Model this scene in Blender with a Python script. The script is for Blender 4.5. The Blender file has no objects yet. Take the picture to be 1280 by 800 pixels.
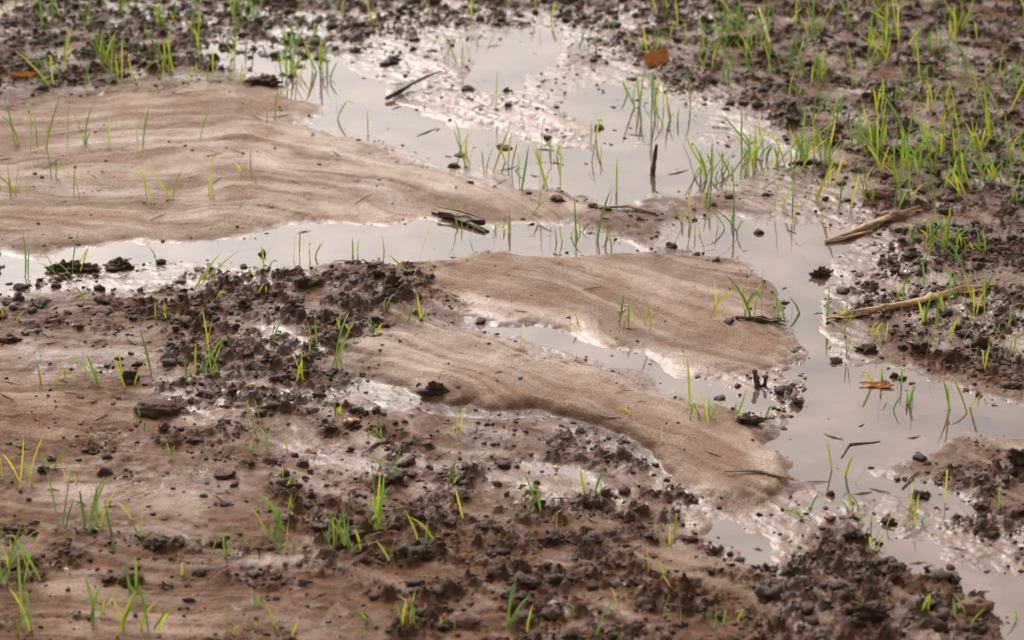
import bpy, math, numpy as np, random
from mathutils import Vector, Matrix
random.seed(7); rng=np.random.default_rng(7)
scene=bpy.context.scene
# ------------------------------------------------------------------ camera geometry / field survey
H=1.7; PITCH=math.radians(22); FPX=3784.0
cp,sp=math.cos(PITCH),math.sin(PITCH)
def g2p(x,y):
    D=np.maximum(y*cp+H*sp,0.3)
    return 640+FPX*x/D, 400+FPX*(H*cp-y*sp)/D
def p2g(u,v):
    t=(v-400)/FPX; y=H*(cp-t*sp)/(sp+t*cp)
    D=y*cp+H*sp
    return (u-640)*D/FPX, y
def pxm(v):           # metres per plan px at row v
    x,y=p2g(0,v); return (y*cp+H*sp)/FPX
# ------------------------------------------------------------------ noise
_g=np.arange(256)*2*np.pi/256; GX=np.cos(_g).astype(np.float32); GY=np.sin(_g).astype(np.float32)
def hsh(xi,yi,seed):
    h=xi.astype(np.uint32)*np.uint32(374761393)+yi.astype(np.uint32)*np.uint32(668265263)+np.uint32((seed*2246822519)&0xffffffff)
    h=(h^(h>>np.uint32(13)))*np.uint32(1274126177); h^=h>>np.uint32(16)
    return h
def perlin(x,y,seed=0):
    x0=np.floor(x);y0=np.floor(y);fx=(x-x0).astype(np.float32);fy=(y-y0).astype(np.float32)
    xi=x0.astype(np.int64);yi=y0.astype(np.int64)
    def gr(dx,dy):
        i=(hsh(xi+dx,yi+dy,seed)&np.uint32(255)).astype(np.int32)
        return GX[i]*(fx-dx)+GY[i]*(fy-dy)
    sx=fx*fx*fx*(fx*(fx*6-15)+10); sy=fy*fy*fy*(fy*(fy*6-15)+10)
    a=gr(0,0);b=gr(1,0);c=gr(0,1);d=gr(1,1)
    a=a+sx*(b-a); c=c+sx*(d-c)
    return (a+sy*(c-a))*1.5
def fbm(x,y,s,o,seed,gain=0.5):
    r=0;a=1.0;t=0
    for i in range(o):
        r=r+a*perlin(x*s,y*s,seed+i*17); t+=a; a*=gain; s*=2.03
    return r/t
def domes(x,y,cell,seed,dens,r0,r1):
    X=x/cell;Y=y/cell; xi=np.floor(X).astype(np.int64); yi=np.floor(Y).astype(np.int64)
    out=np.zeros(np.shape(X),np.float32)
    for dx in(-1,0,1):
        for dy in(-1,0,1):
            h=hsh(xi+dx,yi+dy,seed)
            jx=(h&np.uint32(255)).astype(np.float32)/255; jy=((h>>np.uint32(8))&np.uint32(255)).astype(np.float32)/255
            e=((h>>np.uint32(16))&np.uint32(255)).astype(np.float32)/255; r=r0+(r1-r0)*((h>>np.uint32(24)).astype(np.float32)/255)**1.5
            d2=((X-(xi+dx)-jx)**2+(Y-(yi+dy)-jy)**2)/(r*r)
            v=r*np.sqrt(np.maximum(0,1-d2))*(e<dens)
            out=np.maximum(out,v)
    return out*cell
def sstep(a,b,x):
    t=np.clip((x-a)/(b-a),0,1); return t*t*(3-2*t)
# ------------------------------------------------------------------ field plan
U0,U1,V0,V1,ST=-500,1780,-200,1000,2
PU,PV=np.meshgrid(np.arange(U0,U1,ST),np.arange(V0,V1,ST))
def poly(pts):
    m=np.zeros(PU.shape,bool); n=len(pts)
    for i in range(n):
        x1,y1=pts[i];x2,y2=pts[(i+1)%n]
        if y1==y2: continue
        c=((PV>=min(y1,y2))&(PV<max(y1,y2)))&(PU<(x2-x1)*(PV-y1)/(y2-y1)+x1)
        m^=c
    return m.astype(np.float32)
def line(pts,w):
    m=np.full(PU.shape,1e9,np.float32)
    if np.isscalar(w): w=[w]*len(pts)
    for i in range(len(pts)-1):
        x1,y1=pts[i];x2,y2=pts[i+1];dx,dy=x2-x1,y2-y1
        t=np.clip(((PU-x1)*dx+(PV-y1)*dy)/(dx*dx+dy*dy),0,1)
        d=np.hypot(PU-x1-t*dx,(PV-y1-t*dy))-(w[i]+(w[i+1]-w[i])*t)
        m=np.minimum(m,d)
    return (m<0).astype(np.float32)
def blur(m,s):
    s=s/ST;k=np.exp(-0.5*(np.arange(-int(3*s)-1,int(3*s)+2)/s)**2);k/=k.sum();r=len(k)//2
    def one(a):
        ap=np.pad(a,((r,r),(0,0)),mode='edge'); o=np.zeros_like(a)
        for i,w in enumerate(k): o+=w*ap[i:i+a.shape[0]]
        return o
    return one(one(m).T).T
def mx(*a):
    r=a[0]
    for b in a[1:]: r=np.maximum(r,b)
    return r
S3=[(440,440),(520,425),(600,430),(700,462),(850,495),(960,545),(990,590),(940,622),(880,612),(830,570),(700,522),(560,488),(470,470)]
water=mx(
 poly([(245,45),(320,55),(400,70),(470,92),(500,140),(560,150),(640,175),(760,190),(800,235),(790,262),(700,246),(590,222),(500,195),(430,175),(372,130),(330,95),(260,80)]),
 poly([(560,45),(690,40),(700,90),(640,120),(560,105),(590,80)])*0.8,
 poly([(690,100),(800,100),(900,150),(860,190),(760,180),(700,140)])*0.6,
 poly([(772,200),(850,190),(990,186),(985,212),(880,238),(790,236)])*1.2,
 line([(180,18),(330,14),(420,35)],[5,8,6]),
 poly([(-500,322),(0,316),(120,310),(300,296),(360,285),(540,279),(640,284),(760,295),(850,310),(760,320),(620,312),(545,326),(470,334),(330,336),(230,326),(100,332),(-500,350)])*1.2,
 poly([(820,290),(900,268),(1040,286),(1090,298),(1040,320),(1035,370),(1040,420),(1030,462),(1008,470),(1008,430),(985,390),(940,345),(880,320)])*.9,
 poly([(1008,465),(1100,458),(1190,480),(1290,503),(1700,510),(1700,560),(1290,542),(1190,555),(1095,585),(1060,635),(1015,630),(970,565),(985,530)])*.95,
 line([(925,650),(950,690),(962,725)],[12,17,8])*1.1,
 line([(1075,650),(1130,690),(1210,720),(1290,740)],[10,16,22,16])*.75,
 poly([(1215,745),(1300,745),(1300,830),(1260,830)])*1.2,
 line([(1040,600),(1130,620),(1230,640)],[8,12,8]),
 line([(610,405),(700,436),(800,456),(900,480),(960,505)],[9,13,12,10,7])*0.85,
 line([(640,575),(700,590),(740,602)],[6,9,5]),
 line([(415,480),(470,488),(520,492)],[7,11,5])*.9,
 line([(335,425),(395,432)],8), line([(90,360),(200,372)],8)*0.8,
 line([(560,520),(640,532)],5)*.8, line([(800,600),(860,612)],6)*0.9, line([(0,352),(60,356)],8),
 line([(1110,420),(1200,440)],[8,9])*0.8,line([(1090,350),(1180,345)],8)*0.7)
silt=mx(
 poly([(-500,130),(0,135),(170,112),(340,108),(400,160),(500,196),(600,222),(715,255),(742,285),(560,281),(350,280),(150,306),(0,304),(-500,310)]),
 poly([(520,330),(620,310),(760,316),(890,326),(975,395),(1002,450),(960,472),(870,462),(780,442),(700,425),(630,395),(560,372)]),
 poly(S3),
 poly([(-500,470),(0,462),(120,480),(180,520),(150,550),(60,560),(-500,550)])*0.6,
 poly([(0,590),(200,590),(300,620),(280,650),(80,665),(-300,690),(-500,600)])*0.42,
 poly([(0,740),(250,720),(430,750),(400,800),(0,850),(-500,850)])*0.42,
 poly([(760,690),(900,640),(960,740),(900,760)])*0.4,
 poly([(470,60),(600,110),(700,140),(820,180),(700,190),(540,150)])*0.5,
 poly([(300,540),(480,500),(600,560),(460,600)])*0.3)
clod=mx(
 poly([(-500,-200),(1780,-200),(1780,10),(560,40),(340,90),(180,105),(0,130),(-500,130)])*0.75,
 poly([(690,30),(1780,-100),(1780,470),(1280,480),(1100,450),(1050,400),(1060,330),(1110,280),(1000,180),(860,130)])*0.62,
 poly([(215,335),(330,325),(420,340),(600,335),(690,370),(640,400),(500,395),(470,430),(360,480),(260,470),(150,400)])*0.85,
 poly([(0,365),(130,370),(200,400),(100,430),(0,420)])*0.65,
 poly([(150,450),(420,440),(470,500),(560,560),(640,600),(500,600),(350,560),(200,530)])*0.65,
 poly([(600,545),(720,545),(850,580),(840,600),(700,575),(620,570)])*0.95,
 poly([(700,532),(800,560),(850,590),(740,570)])*0.95,
 poly([(330,605),(520,590),(700,620),(860,600),(900,660),(960,740),(930,1000),(500,1000),(480,740),(330,700)])*0.75,
 poly([(-500,690),(420,690),(500,740),(260,750),(500,1000),(-500,1000)])*0.55,poly([(0,550),(330,530),(340,600),(0,600)])*0.5,poly([(-300,650),(200,640),(330,700),(0,730)])*.5,
 poly([(960,700),(1060,650),(1160,690),(1230,740),(1240,1000),(960,1000)])*0.85,
 poly([(1170,580),(1300,560),(1700,560),(1700,740),(1290,700),(1190,660)])*0.8,
 poly([(930,465),(1000,470),(1005,520),(940,525)])*0.9,
 poly([(1130,455),(1280,420),(1280,495),(1190,475)])*0.85,
 poly([(60,325),(160,320),(160,347),(70,350)])*0.8,
 poly([(680,285),(900,280),(900,305),(720,300)])*0.5)
cliff=line([(470,480),(560,500),(640,516),(710,537),(790,564),(845,594)],[2,6,8,10,10,4])
ridge=mx(line([(120,232),(230,228),(300,236)],3),line([(430,172),(560,205),(700,246)],4),line([(450,432),(560,440),(640,452)],4))
film=mx(line([(0,345),(200,350),(330,345)],14),line([(600,400),(760,448),(960,505)],24),line([(480,60),(760,190)],45),
  line([(380,560),(620,600),(760,640)],18)*0.8,line([(0,225),(300,262),(540,272)],8)*0.7,line([(880,640),(1010,760)],34)*0.8,
  line([(1020,470),(1000,620)],60)*0.8,line([(1100,640),(1280,720)],44),line([(200,500),(520,500)],18)*0.8,line([(300,420),(700,470)],16)*0.7,
  line([(700,60),(1000,230),(1100,330)],45)*.8,line([(0,440),(300,470)],14)*.6,line([(1060,350),(1290,420)],36)*.7,line([(250,60),(500,20),(900,20)],16)*.7,line([(0,10),(250,20)],12)*.6,
  line([(60,620),(330,600)],12)*.5,line([(300,720),(520,640)],12)*.5,line([(350,160),(520,215),(720,268)],12)*.8,line([(100,170),(330,200),(500,250)],10)*.6,line([(640,340),(860,350),(980,420)],9)*.5)
brown=mx(poly([(-500,440),(200,440),(600,600),(1000,640),(1100,1200),(-500,1200)]),poly([(-500,330),(500,400),(450,470),(-500,470)])*0.6)
plan={'w':blur(water,10),'ww':blur(water,34),'s':blur(silt,12),'c':blur(clod,16),'cl':blur(cliff,4),'r':blur(ridge,4),'f':blur(film,12),'b':blur(brown,45),'up':blur(poly(S3),9)}
def samp(m,u,v):
    a=np.clip((u-U0)/ST,0,m.shape[1]-1.001); b=np.clip((v-V0)/ST,0,m.shape[0]-1.001)
    i=a.astype(np.int32); j=b.astype(np.int32); fa=a-i; fb=b-j
    return (m[j,i]*(1-fa)+m[j,i+1]*fa)*(1-fb)+(m[j+1,i]*(1-fa)+m[j+1,i+1]*fa)*fb
def masks(x,y):
    wx=fbm(x,y,6,4,11)*0.075; wy=fbm(x,y,6,4,13)*0.10
    u,v=g2p(x+wx*0.8,y+wy*0.8)
    return {k:samp(m,u,v) for k,m in plan.items()}
def terrain(x,y):
    M=masks(x,y)
    W,S,C=M['w'],M['s'],M['c']
    far=sstep(2.5,6,np.hypot(x,y-4.5))
    low=fbm(x,y,3.0,2,21); mid=fbm(x,y,11,3,25); fine=fbm(x,y,55,4,31,0.6)
    xq=x+.30; qf=y+.5*(xq+np.sqrt(xq*xq+.03))+.12*fbm(x,y,3,3,91)
    streak=fbm(x*2.6/30,qf,30,4,41,.6)
    rill=fbm(x*1.8/9,qf,9,3,43)
    Sm=sstep(0.08,0.90,S+(0.34*mid+0.45*streak+.30*fine)*sstep(.02,.2,S))
    Cm=np.clip(C*1.15,0,1)*(1-0.92*Sm)
    base=0.0040+0.0025*low+0.0038*mid+0.0024*fine+0.0034*streak+.002*rill-.0022*M['f']
    rdg=(1-np.abs(np.clip(rill*5,-1,1)))**2
    siltz=0.0062+0.0020*low+0.0020*mid+0.0009*streak+0.0020*rdg*sstep(-.3,.3,mid)+0.0006*fine+.0022*rill
    z=base*(1-Sm)+siltz*Sm
    z=z-0.0042*M['ww']*(.4+.6*Sm)
    z=z+.009*M['up']
    cn=fbm(x*.75,y,15,3,51)
    clump=sstep(-0.12,0.42,cn+0.65*(Cm-0.42))
    dx=x+fbm(x,y,90,2,61)*0.009; dy=y+fbm(x,y,90,2,62)*0.009
    D1=domes(dx,dy,0.046,71,0.12+0.25*Cm,0.18,0.38); D2=domes(dx,dy,0.022,72,0.25+.35*Cm,0.2,0.5); D3=domes(dx,dy,0.011,73,0.35+.3*Cm,0.2,0.5)
    lump=D1*0.65+D2*0.95+D3*1.2
    rough=(0.24+0.76*Cm)*clump*(1-Sm)
    z=z+rough*lump*(1+0.9*fine)+rough*(0.001+0.008*fine)+Sm*D3*.16*(cn>.0)
    Wm=sstep(0.08,.95,W+.26*streak+.22*mid+.08*fine)
    z=z*(1-Wm)-0.0032*Wm+Wm*0.65*rough*lump+Wm*(0.0028*mid+.0022*streak+.0014*fine)
    cl=M['cl']; z=np.where(cl>.02,np.maximum(z-0.015*cl*(1+.5*fine),.0006+.002*fine),z)+0.005*M['r']
    z=z*(1-far)+far*(0.02+0.02*low)
    wet=np.clip(sstep(0.0034,-0.0005,z)*0.75+M['f']*(.45+.2*Sm)+(0.5*mid+0.6*streak)*(1-.35*Sm)+(.20-.13*M['b'])*(1-Sm)+.12,0,1)
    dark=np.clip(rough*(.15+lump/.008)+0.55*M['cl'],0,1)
    tone=np.clip(.5+.9*streak+.8*rill+.4*mid,0,1)
    return z.astype(np.float32),Sm,wet,dark,M['b'],rough,tone
# ------------------------------------------------------------------ grid mesh
xf=np.arange(-1.25,1.2501,0.0022); yf=np.arange(2.95,6.45,0.0029)
gs=[];d=0.004;t=0
while t<3000: t+=d; gs.append(t); d*=1.28
gs=np.array(gs)
xs=np.concatenate([xf[0]-gs[::-1],xf,xf[-1]+gs]); ys=np.concatenate([yf[0]-gs[::-1],yf,yf[-1]+gs])
GXm,GYm=np.meshgrid(xs,ys)
Z,Sm,Wet,Rg,Br,Rough,Tone=terrain(GXm,GYm)
nx,ny=len(xs),len(ys)
me=bpy.data.meshes.new("muddy_ground")
co=np.stack([GXm,GYm,Z],-1).astype(np.float32).reshape(-1,3)
me.vertices.add(nx*ny); me.vertices.foreach_set("co",co.ravel())
idx=np.arange(nx*ny).reshape(ny,nx)
q=np.stack([idx[:-1,:-1],idx[:-1,1:],idx[1:,1:],idx[1:,:-1]],-1).reshape(-1,4)
def fill(me,q):
    nf,k=q.shape
    me.loops.add(nf*k); me.polygons.add(nf)
    me.loops.foreach_set("vertex_index",q.astype(np.int32).ravel())
    me.polygons.foreach_set("loop_start",np.arange(0,nf*k,k,dtype=np.int32))
    me.polygons.foreach_set("loop_total",np.full(nf,k,np.int32))
    me.update(calc_edges=True)
    me.polygons.foreach_set("use_smooth",np.ones(nf,bool))
fill(me,q)
at=me.attributes.new("soil",'FLOAT_COLOR','POINT')
at.data.foreach_set("color",np.stack([Sm,Wet,Rg,Br],-1).astype(np.float32).ravel())
at=me.attributes.new("tone",'FLOAT','POINT'); at.data.foreach_set("value",Tone.astype(np.float32).ravel())
ground=bpy.data.objects.new("muddy_ground",me); scene.collection.objects.link(ground)
def zat(x,y):
    a=np.clip((np.asarray(x)-xf[0])/0.0022,0,len(xf)-2); b=np.clip((np.asarray(y)-yf[0])/0.0029,0,len(yf)-2)
    return Z[b.astype(int)+len(gs),a.astype(int)+len(gs)]
def rgat(x,y):
    a=np.clip((np.asarray(x)-xf[0])/0.0022,0,len(xf)-2).astype(int)+len(gs); b=np.clip((np.asarray(y)-yf[0])/0.0029,0,len(yf)-2).astype(int)+len(gs)
    return Rough[b,a],Sm[b,a]
# ------------------------------------------------------------------ materials
class NT:
    def __init__(s,name):
        s.m=bpy.data.materials.new(name); s.m.use_nodes=True; s.t=s.m.node_tree; s.n=s.t.nodes; s.l=s.t.links
        s.bsdf=s.n["Principled BSDF"]; s.out=s.n["Material Output"]
    def new(s,t,**k):
        n=s.n.new(t)
        for a,b in k.items(): setattr(n,a,b)
        return n
    def set(s,inp,v):
        if isinstance(v,bpy.types.NodeSocket): s.l.new(v,inp)
        else: inp.default_value=v
    def noise(s,scale,detail=4,rough=0.55,vec=None):
        n=s.new('ShaderNodeTexNoise'); n.inputs['Scale'].default_value=scale; n.inputs['Detail'].default_value=detail; n.inputs['Roughness'].default_value=rough
        if vec is None: vec=s.pos()
        s.l.new(vec,n.inputs['Vector']); return n.outputs['Fac']
    def pos(s):
        if not hasattr(s,'_p'): s._p=s.new('ShaderNodeNewGeometry').outputs['Position']
        return s._p
    def mix(s,f,a,b):
        n=s.new('ShaderNodeMix',data_type='RGBA'); s.set(n.inputs[0],f); s.set(n.inputs[6],a); s.set(n.inputs[7],b); return n.outputs[2]
    def math(s,op,a,b=0.0,c=None,clamp=False):
        n=s.new('ShaderNodeMath',operation=op,use_clamp=clamp); s.set(n.inputs[0],a); s.set(n.inputs[1],b)
        if c is not None: s.set(n.inputs[2],c)
        return n.outputs[0]
    def rng(s,v,a,b,c,d):
        n=s.new('ShaderNodeMapRange'); s.set(n.inputs[0],v)
        for i,w in enumerate((a,b,c,d)): s.set(n.inputs[i+1],w)
        return n.outputs[0]
    def bump(s,h,dist,strength=1.0,normal=None):
        n=s.new('ShaderNodeBump'); s.set(n.inputs['Height'],h); n.inputs['Distance'].default_value=dist; s.set(n.inputs['Strength'],strength)
        if normal is not None: s.l.new(normal,n.inputs['Normal'])
        return n.outputs[0]
def C(r,g,b): return (r,g,b,1)
g=NT("wet_mud")
a=g.new('ShaderNodeAttribute',attribute_name="soil"); sep=g.new('ShaderNodeSeparateColor'); g.l.new(a.outputs['Color'],sep.inputs[0])
T_=g.new('ShaderNodeAttribute',attribute_name="tone").outputs['Fac']
R_,G_,B_=sep.outputs; A_=a.outputs['Alpha']
n1=g.noise(6,5); n2=g.noise(60,6,0.65); n3=g.noise(400,3,0.6); n4=g.noise(1100,2,0.6)
siltc=g.mix(A_,C(.365,.225,.148),C(.29,.145,.073))
siltc=g.mix(g.rng(T_,.2,.8,.65,0),siltc,C(.175,.092,.051))
siltc=g.mix(g.rng(n2,.35,.7,0,.45),siltc,C(.205,.110,.064))
siltc=g.mix(g.rng(n3,.50,.70,0,.6),siltc,C(.46,.325,.235))
mudc=g.mix(A_,C(.175,.084,.044),C(.205,.090,.041))
mudc=g.mix(g.rng(T_,.3,.8,0,.5),mudc,C(.25,.132,.074))
mudc=g.mix(g.rng(n2,.4,.65,0,.8),mudc,C(.085,.038,.018))
fac=g.math('ADD',g.math('ADD',R_,g.rng(n1,.3,.7,-.2,.2)),g.rng(n2,.3,.7,-.2,.2))
col=g.mix(g.rng(fac,0.05,.9,0,1),mudc,siltc)
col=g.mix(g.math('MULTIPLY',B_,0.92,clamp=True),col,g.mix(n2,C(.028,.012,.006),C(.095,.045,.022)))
col=g.mix(g.rng(n3,.3,.5,.5,0),col,C(.050,.024,.012))
g.set(g.bsdf.inputs['Base Color'],col)
rough=g.rng(G_,0.05,.85,.60,.08)
rough=g.math('ADD',rough,g.rng(n2,.3,.7,-.16,.14)); rough=g.math('MAXIMUM',rough,g.math('MULTIPLY',B_,.26)); rough=g.math('MAXIMUM',rough,.06)
g.set(g.bsdf.inputs['Roughness'],rough); g.bsdf.inputs['IOR'].default_value=1.45
g.set(g.bsdf.inputs['Specular IOR Level'],g.rng(G_,.1,.8,.12,.54))
b1=g.bump(n3,.0027,g.rng(G_,.2,.9,1.0,.27)); b2=g.bump(n4,.0011,g.rng(G_,.2,.9,.85,.2),b1); b3=g.bump(n2,.006,g.math('ADD',g.math('MULTIPLY',B_,.75),.22),b2)
g.set(g.bsdf.inputs['Normal'],b3)
me.materials.append(g.m)

c_=NT("clod_soil"); m1=c_.noise(45,4); m2=c_.noise(420,4,.65)
c_.set(c_.bsdf.inputs['Base Color'],c_.mix(m1,c_.mix(m2,C(.030,.013,.006),C(.090,.042,.020)),c_.mix(m2,C(.070,.032,.016),C(.175,.088,.045))))
c_.set(c_.bsdf.inputs['Roughness'],c_.rng(m1,.3,.7,.6,.28)); c_.set(c_.bsdf.inputs['Normal'],c_.bump(m2,.006,1.)); c_.bsdf.inputs['IOR'].default_value=1.38

w=NT("puddle_water"); w.n.remove(w.bsdf)
tr=w.new('ShaderNodeBsdfTransparent'); tr.inputs[0].default_value=C(.92,.87,.83)
df=w.new('ShaderNodeBsdfDiffuse'); df.inputs[0].default_value=C(.33,.215,.155)
md=w.new('ShaderNodeMixShader'); w.set(md.inputs[0],w.rng(w.noise(8,3),.3,.7,.2,.65)); w.l.new(tr.outputs[0],md.inputs[1]); w.l.new(df.outputs[0],md.inputs[2])
gl=w.new('ShaderNodeBsdfGlossy'); gl.inputs['Roughness'].default_value=0.03
fr=w.new('ShaderNodeFresnel'); fr.inputs[0].default_value=1.62
nb=w.bump(w.noise(9,2),.004,.15); w.l.new(nb,gl.inputs['Normal'])
mxs=w.new('ShaderNodeMixShader'); w.l.new(fr.outputs[0],mxs.inputs[0]); w.l.new(md.outputs[0],mxs.inputs[1]); w.l.new(gl.outputs[0],mxs.inputs[2]); w.l.new(mxs.outputs[0],w.out.inputs[0])

def simple(name,c1,c2,rough=.5,scale=120,bump=.001,stretch=None,trans=0):
    s=NT(name); tc=s.new('ShaderNodeTexCoord'); vec=tc.outputs['Object']
    if stretch:
        mp=s.new('ShaderNodeMapping'); mp.inputs['Scale'].default_value=stretch; s.l.new(vec,mp.inputs[0]); vec=mp.outputs[0]
    n=s.noise(scale,5,.6,vec); n_=s.noise(scale*4,3,.6,vec)
    f=s.rng(s.math('ADD',s.math('MULTIPLY',n,.7),s.math('MULTIPLY',n_,.3)),.35,.65,0,1)
    s.set(s.bsdf.inputs['Base Color'],s.mix(f,C(*c1),C(*c2))); s.bsdf.inputs['Roughness'].default_value=rough; s.bsdf.inputs['IOR'].default_value=1.38
    s.set(s.bsdf.inputs['Normal'],s.bump(n_,bump,.7)); return s.m
M_straw=simple("dry_straw",(.55,.35,.15),(.16,.08,.035),.5,60,.001,(.35,1,1))
M_dark=simple("wet_bark",(.042,.022,.013),(.12,.070,.040),.45,90,.0015)
M_tan=simple("tan_husk",(.32,.18,.075),(.11,.055,.028),.5,70,.001)
M_orange=simple("autumn_leaf",(.62,.26,.06),(.36,.12,.03),.5,60,.0006)
M_stone=simple("wet_stone",(.13,.062,.036),(.20,.11,.07),.65,60,.003)
M_dstone=simple("dark_stone",(.065,.032,.018),(.12,.062,.036),.7,70,.005)
M_ystone=simple("ochre_stone",(.55,.30,.07),(.35,.17,.045),.5,60,.001)
bl=NT("seedling_green"); ba=bl.new('ShaderNodeAttribute',attribute_name="tint")
bl.set(bl.bsdf.inputs['Base Color'],ba.outputs['Color']); bl.bsdf.inputs['Roughness'].default_value=.5; bl.bsdf.inputs['IOR'].default_value=1.35
tl=bl.new('ShaderNodeBsdfTranslucent'); bl.l.new(ba.outputs['Color'],tl.inputs[0])
ms=bl.new('ShaderNodeMixShader'); ms.inputs[0].default_value=.45; bl.l.new(bl.bsdf.outputs[0],ms.inputs[1]); bl.l.new(tl.outputs[0],ms.inputs[2]); bl.l.new(ms.outputs[0],bl.out.inputs[0])
# ------------------------------------------------------------------ water
wm=bpy.data.meshes.new("puddle_water"); wm.from_pydata([(-4,.5,0),(4,.5,0),(4,9,0),(-4,9,0)],[],[(0,1,2,3)]); wm.materials.append(w.m)
scene.collection.objects.link(bpy.data.objects.new("puddle_water",wm))
# ------------------------------------------------------------------ clods
import bmesh
def ico(sub,seed,amp=.35):
    bm=bmesh.new(); bmesh.ops.create_icosphere(bm,subdivisions=sub,radius=1)
    v=np.array([p.co[:] for p in bm.verts]); f=np.array([[q.index for q in p.verts] for p in bm.faces]); bm.free()
    r=np.random.default_rng(seed); o=r.uniform(-9,9,3)
    n=sum(perlin(v[:,i]*s+o[i]+v[:,(i+2)%3]*.7,v[:,(i+1)%3]*s+o[(i+1)%3],seed+i)*a for i in range(3) for s,a in((1.1,.5),(2.6,.45),(5.5,.34)))
    v=v*np.maximum(.3,1+amp*n[:,None]*1.4); return v,f
def scatter(n,rlo,rhi,sub,nv=10,bg=.035,sp_=.004):
    x=rng.uniform(-1.2,1.2,n*9); y=rng.uniform(3.0,6.35,n*9)
    rg,sm=rgat(x,y); z=zat(x,y)
    p=(rg**1.1)*(1-.9*sm)+bg*(1-sm)+sp_; p=np.where(z<-.002,p*.5,p)
    k=rng.uniform(0,.7,len(x))<p; x,y,z=x[k][:n],y[k][:n],z[k][:n]; n=len(x)
    r=rlo+(rhi-rlo)*rng.uniform(0,1,n)**2.6
    base=[ico(sub,100+i,.50) for i in range(nv)]
    V=[];F=[];off=0
    for i in range(n):
        v,f=base[i%nv]
        a=rng.uniform(0,2*np.pi,3); ca,sa=np.cos(a),np.sin(a)
        Rz=np.array([[ca[0],-sa[0],0],[sa[0],ca[0],0],[0,0,1]]);Rx=np.array([[1,0,0],[0,ca[1],-sa[1]],[0,sa[1],ca[1]]])
        vv=(v@Rx)@Rz*np.array([rng.uniform(.8,1.35),rng.uniform(.8,1.2),rng.uniform(.55,.85)])*r[i]
        V.append(vv+[x[i],y[i],max(z[i],-.004)+r[i]*.12]);F.append(f+off);off+=len(v)
    return np.concatenate(V),np.concatenate(F)
parts=[scatter(27000,.0012,.0040,1,10,.10,.016),scatter(6000,.0028,.0092,2,14,.05,.002),scatter(190,.008,.0135,3,12,.01,0)]
V=[];F=[];o=0
for v,f in parts: V.append(v);F.append(f+o);o+=len(v)
cm=bpy.data.meshes.new("soil_clods"); V=np.concatenate(V).astype(np.float32); cm.vertices.add(len(V)); cm.vertices.foreach_set("co",V.ravel()); fill(cm,np.concatenate(F)); cm.materials.append(c_.m)
scene.collection.objects.link(bpy.data.objects.new("soil_clods",cm))
# ------------------------------------------------------------------ seedlings
BV=[];BF=[];BC=[]
def blade(x,y,z,h,lean,az,curve,width,colr,fold=False,seg=8):
    i0=len(BV); dx,dy=math.cos(az),math.sin(az)
    tw=random.uniform(-.9,.9); px,py,pz=x,y,z-.004; ang=lean
    rot=random.gauss(0,.8)
    for i in range(seg+1):
        t=i/seg
        w=width*(.55+.9*t-1.38*t*t*t) if t<1 else 0.00015
        w=max(w,.00015)
        th=rot+tw*t; ax=math.cos(th);ay=math.sin(th)
        gx,gy,gz=dx*math.sin(ang),dy*math.sin(ang),math.cos(ang)
        s=Vector((ax,ay,.15)); gvec=Vector((gx,gy,gz)); s=(s-gvec*s.dot(gvec)); s.normalize(); nn=gvec.cross(s)
        for k,(a_,b_) in enumerate(((-1,.25),(0,0),(1,.25))):
            p=Vector((px,py,pz))+s*(a_*w*.5)+nn*(b_*w*.5); BV.append(tuple(p))
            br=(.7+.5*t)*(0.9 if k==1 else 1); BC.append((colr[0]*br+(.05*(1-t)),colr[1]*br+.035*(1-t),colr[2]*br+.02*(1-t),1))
        st=h/seg; px+=gx*st;py+=gy*st;pz+=gz*st
        if fold and .5<t<.72: ang+=1.25
        ang+=curve/seg
        if pz<z+.002 and i>2: ang=min(ang,1.5)
    for i in range(seg):
        for k in(0,1):
            a=i0+i*3+k; BF.append((a,a+1,a+4,a+3))
def colour(yel):
    c=(.62,.60,.04) if yel>.5 else (.12,.31,.04)
    o=(.32,.47,.035); t=random.random()*.65
    c=[c[i]*(1-t)+o[i]*t for i in range(3)]; b=random.uniform(.65,1.15); return [q*b for q in c]
def clump(u,v,hp,n=2,yel=0,lean=.30,foldp=.16):
    x0,y0=p2g(u,v); m=pxm(v)
    for i in range(n):
        x=x0+random.gauss(0,.007)*(n>1); y=y0+random.gauss(0,.009)*(n>1)
        h=hp*m/.93*(1 if i==0 else random.uniform(.45,1.05))
        z=float(zat(x,y)); z=max(z,-.006)
        blade(x,y,z,h*1.25,abs(random.gauss(0,lean)),random.uniform(0,6.283),random.gauss(.35,.45),random.uniform(.0030,.0048)*(.75 if hp<32 else 1),colour(yel if random.random()<.75 else 1-yel),random.random()<foldp)
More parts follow.
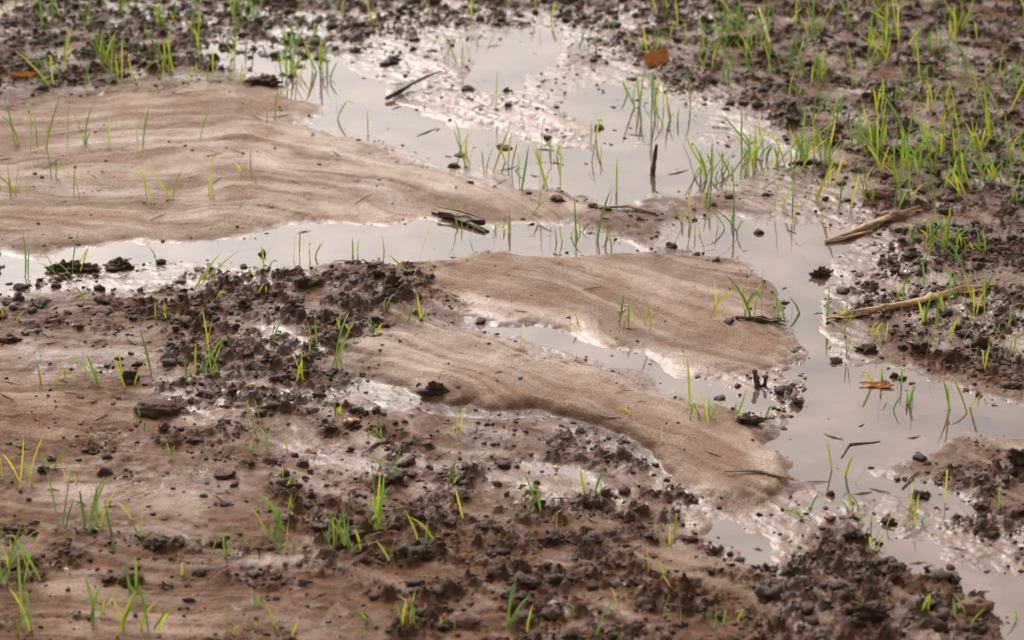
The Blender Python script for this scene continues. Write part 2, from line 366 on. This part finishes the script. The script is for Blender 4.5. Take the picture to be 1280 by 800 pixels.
L=[(20,185,50,3,0),(45,190,55,3,0),(62,195,58,2,0),(85,190,45,2,0),(105,185,45,3,0),(135,190,45,2,0),(180,190,42,2,1),(250,182,42,1,1),(213,252,48,3,1),(190,256,42,2,1),(265,250,50,3,1),(305,222,28,2,1),(12,250,40,5,1),(30,245,30,3,1),(65,228,32,2,0),(100,246,32,3,1),(345,157,45,2,0),(425,175,62,1,0),(421,150,34,1,1),(460,170,30,1,1),(395,88,36,2,0),(168,110,42,2,1),(205,107,25,1,1),(65,112,52,4,0),(75,98,42,3,0),(110,112,32,2,0),(140,106,24,2,0),(240,108,18,4,1),(355,97,32,2,0),(300,106,22,3,1),(573,82,42,2,1),(555,77,32,2,0),(585,208,50,5,0),(610,216,52,3,0),(625,203,42,2,1),(620,138,40,1,1),(655,236,46,2,0),(680,232,82,3,1),(692,240,70,3,1),(635,215,45,2,0),(745,200,30,2,1),(735,216,22,1,1),(770,236,40,2,1),(720,322,62,1,1),(746,298,56,2,0),(762,312,42,2,1),(800,132,48,4,0),(825,135,48,4,1),(855,138,45,2,0),(812,150,50,2,1),(870,222,45,3,0),(887,222,42,4,0),(935,205,60,5,0),(950,195,52,3,0),(965,212,62,3,0),(992,222,45,3,0),(905,282,36,3,0),(920,292,62,3,0),(863,278,42,3,1),(885,262,36,2,0),(1000,202,62,3,0),(1030,192,62,4,0),(1035,236,50,3,0),(1065,192,52,3,0),(1092,192,48,3,0),(1130,186,72,3,0),(1240,182,62,4,1),(1238,236,52,4,0),(1256,224,60,3,0),(1175,168,38,4,1),(1020,252,70,3,1),(970,266,52,3,1),(990,272,36,2,1),(1060,262,46,2,0),(1120,262,66,4,0),(1162,262,36,3,0),(708,300,26,3,0),(720,290,20,3,0),
(35,348,50,2,0),(75,352,44,2,0),(90,348,50,2,0),(195,332,24,1,0),(245,364,56,2,1),(330,334,32,3,1),(370,325,36,2,1),(397,325,28,2,1),(445,322,36,2,1),(480,314,28,1,1),(515,344,62,2,1),(545,346,20,2,1),(105,382,22,1,0),(320,372,18,3,1),(310,346,14,2,1),(123,478,52,4,0),(60,482,28,2,0),(76,482,28,2,0),(190,472,50,1,0),(235,476,36,2,0),(265,474,70,5,0),(258,440,40,2,1),(385,462,40,2,0),(415,462,62,5,0),(722,408,18,1,1),(650,442,28,1,1),(772,412,32,2,0),(796,413,34,2,0),(815,412,52,3,0),(890,402,46,2,0),(925,397,46,3,0),(947,402,55,4,0),(970,400,42,3,0),(1006,392,46,2,0),(1198,352,52,3,0),(1195,378,40,2,0),(1155,362,40,1,0),(1157,448,44,1,0),(1100,478,38,3,1),(1125,480,30,2,0),(1182,512,40,3,0),(1206,512,62,2,0),(1226,468,42,3,1),(1040,400,36,3,0),(1055,418,28,2,0),(865,522,50,2,1),(882,525,34,1,1),(926,527,40,2,0),(946,522,24,3,1),(1135,508,38,3,0),
(1185,632,52,2,0),(1060,642,34,3,0),(1105,655,26,3,1),(1010,648,30,3,0),(1245,652,28,2,0),(5,600,26,2,1),(37,612,60,4,1),(60,592,40,2,0),(212,577,26,2,1),(75,550,14,1,1),(347,572,18,2,1),(180,541,12,1,1),(85,662,72,4,0),(107,662,60,4,0),(122,664,52,3,0),(142,672,42,2,1),(176,657,42,2,1),(6,732,85,5,0),(42,732,62,3,1),(33,795,85,4,0),(122,782,66,5,0),(147,795,62,4,0),(190,797,52,4,0),(227,722,22,1,1),(276,702,48,3,0),(345,672,50,6,0),(360,690,36,4,0),(310,692,26,3,0),(415,692,48,6,0),(440,692,52,6,0),(470,664,66,7,0),(487,702,36,2,1),(527,692,56,4,1),(580,652,44,1,0),(640,652,22,2,0),(663,648,48,4,0),(695,667,28,1,1),(510,786,42,6,1),(635,795,50,2,0),(671,799,34,2,1),(735,799,56,2,0),(785,772,32,2,1),(925,783,16,2,1),(350,795,38,3,0),(315,790,22,2,1),(285,800,30,2,0),(470,640,30,3,0)]
for e in L: clump(e[0],e[1],e[2],e[3],e[4])
def field(n,u0,u1,v0,v1,h0,h1,seed,yp=.3):
    k=0
    while k<n:
        u=random.uniform(u0,u1);v=random.uniform(v0,v1)
        x,y=p2g(u,v)
        if float(perlin(np.array([x*4.]),np.array([y*4.]),seed)[0])<-.12+random.uniform(-.3,.2): continue
        clump(u,v,random.uniform(h0,h1),random.choice((2,3,3,4)),1 if random.random()<yp else 0); k+=1
field(180,880,1330,-30,225,28,54,1,.35)
field(85,-60,420,-40,105,26,50,2,.3)
field(36,420,860,-40,40,26,44,3,.35)
field(28,1060,1300,210,330,28,50,4)
field(14,700,860,50,180,20,40,5)
field(18,1060,1300,330,520,22,45,9)
field(12,560,900,180,300,18,36,10,.5)
field(16,0,560,330,500,12,36,11,.6)
field(34,0,900,520,800,14,42,12,.5)
field(8,980,1280,560,790,18,42,13,.5)
field(40,-200,-60,-20,800,30,60,6);field(40,1340,1480,-20,800,30,60,7)
field(60,-300,1600,-190,-60,30,45,8)
sm_=bpy.data.meshes.new("grass_seedlings"); sm_.from_pydata(BV,[],BF); sm_.polygons.foreach_set("use_smooth",np.ones(len(BF),bool))
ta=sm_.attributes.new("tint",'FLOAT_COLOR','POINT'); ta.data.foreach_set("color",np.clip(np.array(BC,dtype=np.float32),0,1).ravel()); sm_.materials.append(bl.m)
scene.collection.objects.link(bpy.data.objects.new("grass_seedlings",sm_))
# ------------------------------------------------------------------ debris
def addmesh(name,V,F,mat,smooth=True,mod=None):
    m=bpy.data.meshes.new(name); m.from_pydata([tuple(map(float,v)) for v in V],[],F)
    m.polygons.foreach_set("use_smooth",np.full(len(F),smooth)); m.materials.append(mat)
    o=bpy.data.objects.new(name,m); scene.collection.objects.link(o); return o
def tubegeo(P,Rr,sides=12,seed=0,rough=.18,flat=1.0):
    P=[Vector(p) for p in P]; n=len(P); V=[];F=[]
    rr=random.Random(seed)
    for i in range(n):
        t=(P[min(i+1,n-1)]-P[max(i-1,0)]).normalized(); s=t.cross(Vector((0,0,1))); s=s.normalized() if s.length>.05 else Vector((1,0,0)); b=s.cross(t)
        for k in range(sides):
            a=2*math.pi*k/sides; q=Rr[i]*(1+rr.uniform(-rough,rough)*.5+rough*math.sin(3*a+i*.15+seed))
            V.append(P[i]+s*math.cos(a)*q+b*math.sin(a)*q*flat)
    for i in range(n-1):
        for k in range(sides):
            F.append((i*sides+k,i*sides+(k+1)%sides,(i+1)*sides+(k+1)%sides,(i+1)*sides+k))
    F.append(tuple(range(sides))[::-1]);F.append(tuple((n-1)*sides+k for k in range(sides)))
    return V,F
def stalk(name,pts,rads,mat,lift=.003,seed=0,sides=12,n=40,flat=.8,rough=.18,nodes=(),hs=None,wob=.0015):
    G=[p2g(*p) for p in pts]; T=np.linspace(0,len(pts)-1,n); P=[];Rr=[]
    zz=[]
    for t in T:
        i=min(int(t),len(pts)-2); f=t-i
        x=G[i][0]*(1-f)+G[i+1][0]*f; y=G[i][1]*(1-f)+G[i+1][1]*f
        zb=(hs[i]*(1-f)+hs[i+1]*f) if hs else 0
        tn=t/(len(pts)-1); r=float(np.interp(t,range(len(rads)),rads))
        for nd in nodes: r*=1+.35*math.exp(-((tn-nd)/.018)**2)
        w=float(perlin(np.array([t*2.+seed]),np.array([.5+seed]),seed)[0])*wob
        P.append([x,y+w,zb]); Rr.append(r); zz.append(float(zat(x,y)))
    zs=np.maximum(np.array(zz),0); tt=np.arange(n); fit=np.polyval(np.polyfit(tt,zs,1),tt)+np.std(zs)*.5
    for i in range(n): P[i][2]+=fit[i]+Rr[i]*.6+lift
    return tubegeo(P,Rr,sides,seed,rough,flat)
def join(parts):
    V=[];F=[]
    for v,f in parts:
        o=len(V);V+=list(v);F+=[tuple(i+o for i in q) for q in f]
    return V,F
addmesh("maize_stalk",*join([stalk("",[(1033,404),(1060,399),(1120,390),(1160,382),(1200,370),(1246,364)],[.0028,.0045,.0058,.0062,.0055,.0035],M_straw,.001,1,n=70,nodes=(.35,.62,.82)),
 stalk("",[(1036,402),(1056,405),(1085,401)],[.001,.002,.001],M_straw,.003,5),stalk("",[(1190,372),(1215,372),(1248,360)],[.0012,.0022,.0008],M_straw,.003,6)]),M_straw)
addmesh("maize_stalk",*join([stalk("",[(1032,304),(1060,297),(1095,284),(1120,275),(1150,265)],[.003,.0050,.0058,.005,.002],M_straw,.001,2,n=60,nodes=(.4,.7),hs=[0,.001,.002,.003,.004]),
 stalk("",[(1085,285),(1110,277),(1152,268)],[.003,.003,.001],M_straw,.004,8),stalk("",[(1034,303),(1060,300),(1090,292)],[.001,.003,.002],M_straw,.003,9)]),M_straw)
addmesh("dead_twig",*join([stalk("",[(483,127),(497,121),(515,113),(550,101)],[.004,.0055,.0045,.0015],M_dark,.002,3,hs=[0,.002,.006,.012],rough=.25),stalk("",[(500,118),(494,112),(488,110)],[.002,.0015,.0006],M_dark,.006,4,n=12)]),M_dark)
addmesh("straw_stem",*stalk("",[(962,60),(956,38),(948,17)],[.003,.0035,.002],M_straw,.004,10,flat=.5),M_straw)
addmesh("straw_stem",*stalk("",[(748,264),(785,262),(820,270)],[.002,.0045,.003],M_tan,.001,11,flat=.6),M_tan)
addmesh("dead_twig",*stalk("",[(905,606),(945,602),(992,609)],[.001,.0022,.0012],M_tan,.001,12,n=24),M_tan)
addmesh("dead_twig",*stalk("",[(452,572),(470,560),(492,556)],[.0012,.0022,.0008],M_dark,.001,13,n=20),M_dark)
addmesh("dead_twig",*stalk("",[(1052,572),(1062,556),(1100,552)],[.001,.0018,.0008],M_dark,.000,14,n=20),M_dark)
addmesh("dead_twig",*stalk("",[(1128,612),(1138,600),(1150,592)],[.001,.0015,.0008],M_tan,.001,15,n=14),M_tan)
def vert_stub(u,v,hp,r,seed,lean=.1):
    x,y=p2g(u,v);z=float(zat(x,y));h=hp*pxm(v)/.93;P=[(x+lean*h*t,y+.05*h*t,z-.01+(h+.01)*t) for t in np.linspace(0,1,14)]
    Rr=[r*(1.1-.45*t+.1*math.sin(t*19+seed)) for t in np.linspace(0,1,14)]; Rr[-1]*=.4
    return tubegeo(P,Rr,9,seed,.25)
addmesh("stubble_stem",*join([vert_stub(815,219,40,.0042,1,.12),vert_stub(818,219,26,.0022,2,-.05)]),M_dark)
addmesh("stubble_stem",*join([vert_stub(948,484,22,.0045,3,-.25),vert_stub(954,484,14,.003,4,.2)]),M_dark)
def leaf(name,u,v,lu,wv,mat,az=0,curl=.5,seed=0,nx_=22,ny_=9,lift=.003,tilt=0.2):
    x0,y0=p2g(u,v);m=pxm(v);Ln=lu*m;W=wv*m/.42;V=[];F=[];z0=max(float(zat(x0,y0)),0)
    for i in range(nx_):
        s=i/(nx_-1);wd=W*(math.sin(math.pi*min(1,s*.96+.02))**.75)*(1+.25*math.sin(s*13+seed))
        for j in range(ny_):
            q=j/(ny_-1)-.5
            lx=(s-.5)*Ln; ly=q*wd; 
            nz=float(perlin(np.array([s*4+seed]),np.array([q*3+seed*2.]),seed)[0])
            lz=curl*W*(q*q*2.2)+nz*W*.25+abs(s-.5)**2*W*.5+tilt*ly
            V.append((x0+lx*math.cos(az)-ly*math.sin(az),y0+lx*math.sin(az)+ly*math.cos(az),z0+lift+lz))
    for i in range(nx_-1):
        for j in range(ny_-1): F.append((i*ny_+j,(i+1)*ny_+j,(i+1)*ny_+j+1,i*ny_+j+1))
    return V,F
addmesh("autumn_leaf",*join([leaf("",822,84,30,9,None,.4,.7,3,tilt=.9),leaf("",812,86,18,7,None,1.3,.6,4,tilt=.6)]),M_orange)
addmesh("autumn_leaf",*leaf("",1096,483,44,5,None,-.15,.3,5,lift=.002),M_orange)
addmesh("autumn_leaf",*leaf("",30,100,34,5,None,.1,.5,6),M_orange)
addmesh("husk_debris",*join([leaf("",577,279,66,5,None,-.45,.8,7,tilt=.35,lift=.002),stalk("",[(540,270),(575,276),(610,290)],[.002,.0045,.003],None,-.001,17),stalk("",[(562,274),(590,284),(606,292)],[.002,.004,.002],None,.001,18)]),M_dark)
addmesh("straw_stem",*stalk("",[(545,269),(575,274),(606,281)],[.001,.0022,.001],None,.009,19),M_tan)
addmesh("husk_debris",*join([leaf("",950,406,62,4,None,-.2,.5,8,lift=.001),stalk("",[(915,404),(950,405),(984,411)],[.001,.003,.001],None,.001,20)]),M_dark)
def stone(u,v,ru,mat,seed,fl=.6,name="stone",amp=.16):
    x,y=p2g(u,v);r=ru*pxm(v);vv,f=ico(4,seed,amp);vv=vv*np.array([1.15,.8,fl])*r;z=max(float(zat(x,y)),-.002)
    addmesh(name,vv+[x,y,z+r*fl*.30],[tuple(int(i) for i in q) for q in f],mat)
for a in [(1218,768,20,M_stone,31,.75),(194,518,24,M_dstone,32,.45),(1100,247,18,M_stone,33,.45),(580,782,18,M_stone,38,.5),(440,534,8,M_ystone,40,.6),(160,730,17,M_dstone,37,.6),(1112,275,16,M_stone,49,.5)]: stone(*a)
for a in [(82,338,15,c_.m,34,.7),(148,335,12,c_.m,35,.6),(112,338,10,c_.m,36,.6),(1274,590,12,c_.m,39,.8),(692,682,12,c_.m,42,.6),(1026,345,9,c_.m,43,.9),(935,538,12,c_.m,44,.6),(545,496,11,c_.m,45,.7),(1085,780,17,c_.m,46,.7),(1150,620,9,c_.m,47,.6),(330,106,13,c_.m,48,.6)]: stone(*a,name="soil_clod",amp=.5)
LV=[]
for i in range(190):
    u=random.uniform(-20,1300);v=random.uniform(20,790);a=random.uniform(-1,1);l=random.uniform(4,17)
    LV.append(stalk("",[(u-l*math.cos(a),v-l*.5*math.sin(a)),(u,v+random.uniform(-1.5,1.5)),(u+l*math.cos(a),v+l*.5*math.sin(a))],[.0004,.0012,.0004],None,.0005,50+i,sides=5,n=9,wob=0))
addmesh("straw_litter",*join(LV),M_tan)
# ------------------------------------------------------------------ world, sun, camera
SE,SA=math.radians(41),math.radians(-18)
wd=bpy.data.worlds.new("World"); scene.world=wd; wd.use_nodes=True; nt=wd.node_tree
sky=nt.nodes.new('ShaderNodeTexSky'); sky.sky_type='NISHITA'; sky.sun_disc=False; sky.sun_elevation=SE; sky.sun_rotation=SA; sky.air_density=1.0; sky.dust_density=4.0; sky.ozone_density=1.0
hs=nt.nodes.new('ShaderNodeHueSaturation'); hs.inputs['Saturation'].default_value=.12; hs.inputs['Value'].default_value=1.45
mm=nt.nodes.new('ShaderNodeMix'); mm.data_type='RGBA'; mm.blend_type='MULTIPLY'; mm.inputs[0].default_value=1; mm.inputs[7].default_value=(1,.96,.94,1)
nt.links.new(sky.outputs[0],hs.inputs['Color']); nt.links.new(hs.outputs[0],mm.inputs[6]); bg=nt.nodes['Background']; bg.inputs[1].default_value=.15; nt.links.new(mm.outputs[2],bg.inputs[0])
sl=bpy.data.lights.new("sun",'SUN'); sl.energy=1.3; sl.angle=math.radians(18); sl.color=(1,.94,.86)
so=bpy.data.objects.new("sun",sl); scene.collection.objects.link(so)
dv=Vector((math.sin(SA)*math.cos(SE),math.cos(SA)*math.cos(SE),math.sin(SE))); so.rotation_euler=dv.to_track_quat('Z','Y').to_euler(); so.location=dv*10
cam=bpy.data.cameras.new("camera"); co_=bpy.data.objects.new("camera",cam); scene.collection.objects.link(co_)
co_.location=(0,0,H); co_.rotation_euler=(math.pi/2-PITCH,0,0); cam.sensor_width=36; cam.lens=36*FPX/1280; cam.clip_start=.05; cam.clip_end=6000
cam.dof.use_dof=True; cam.dof.focus_distance=4.4; cam.dof.aperture_fstop=7.1
scene.camera=co_
scene.view_settings.view_transform='Standard'; scene.view_settings.look='None'; scene.view_settings.exposure=0
print("W frac",(Z<0).mean(), "verts",nx*ny,len(V))
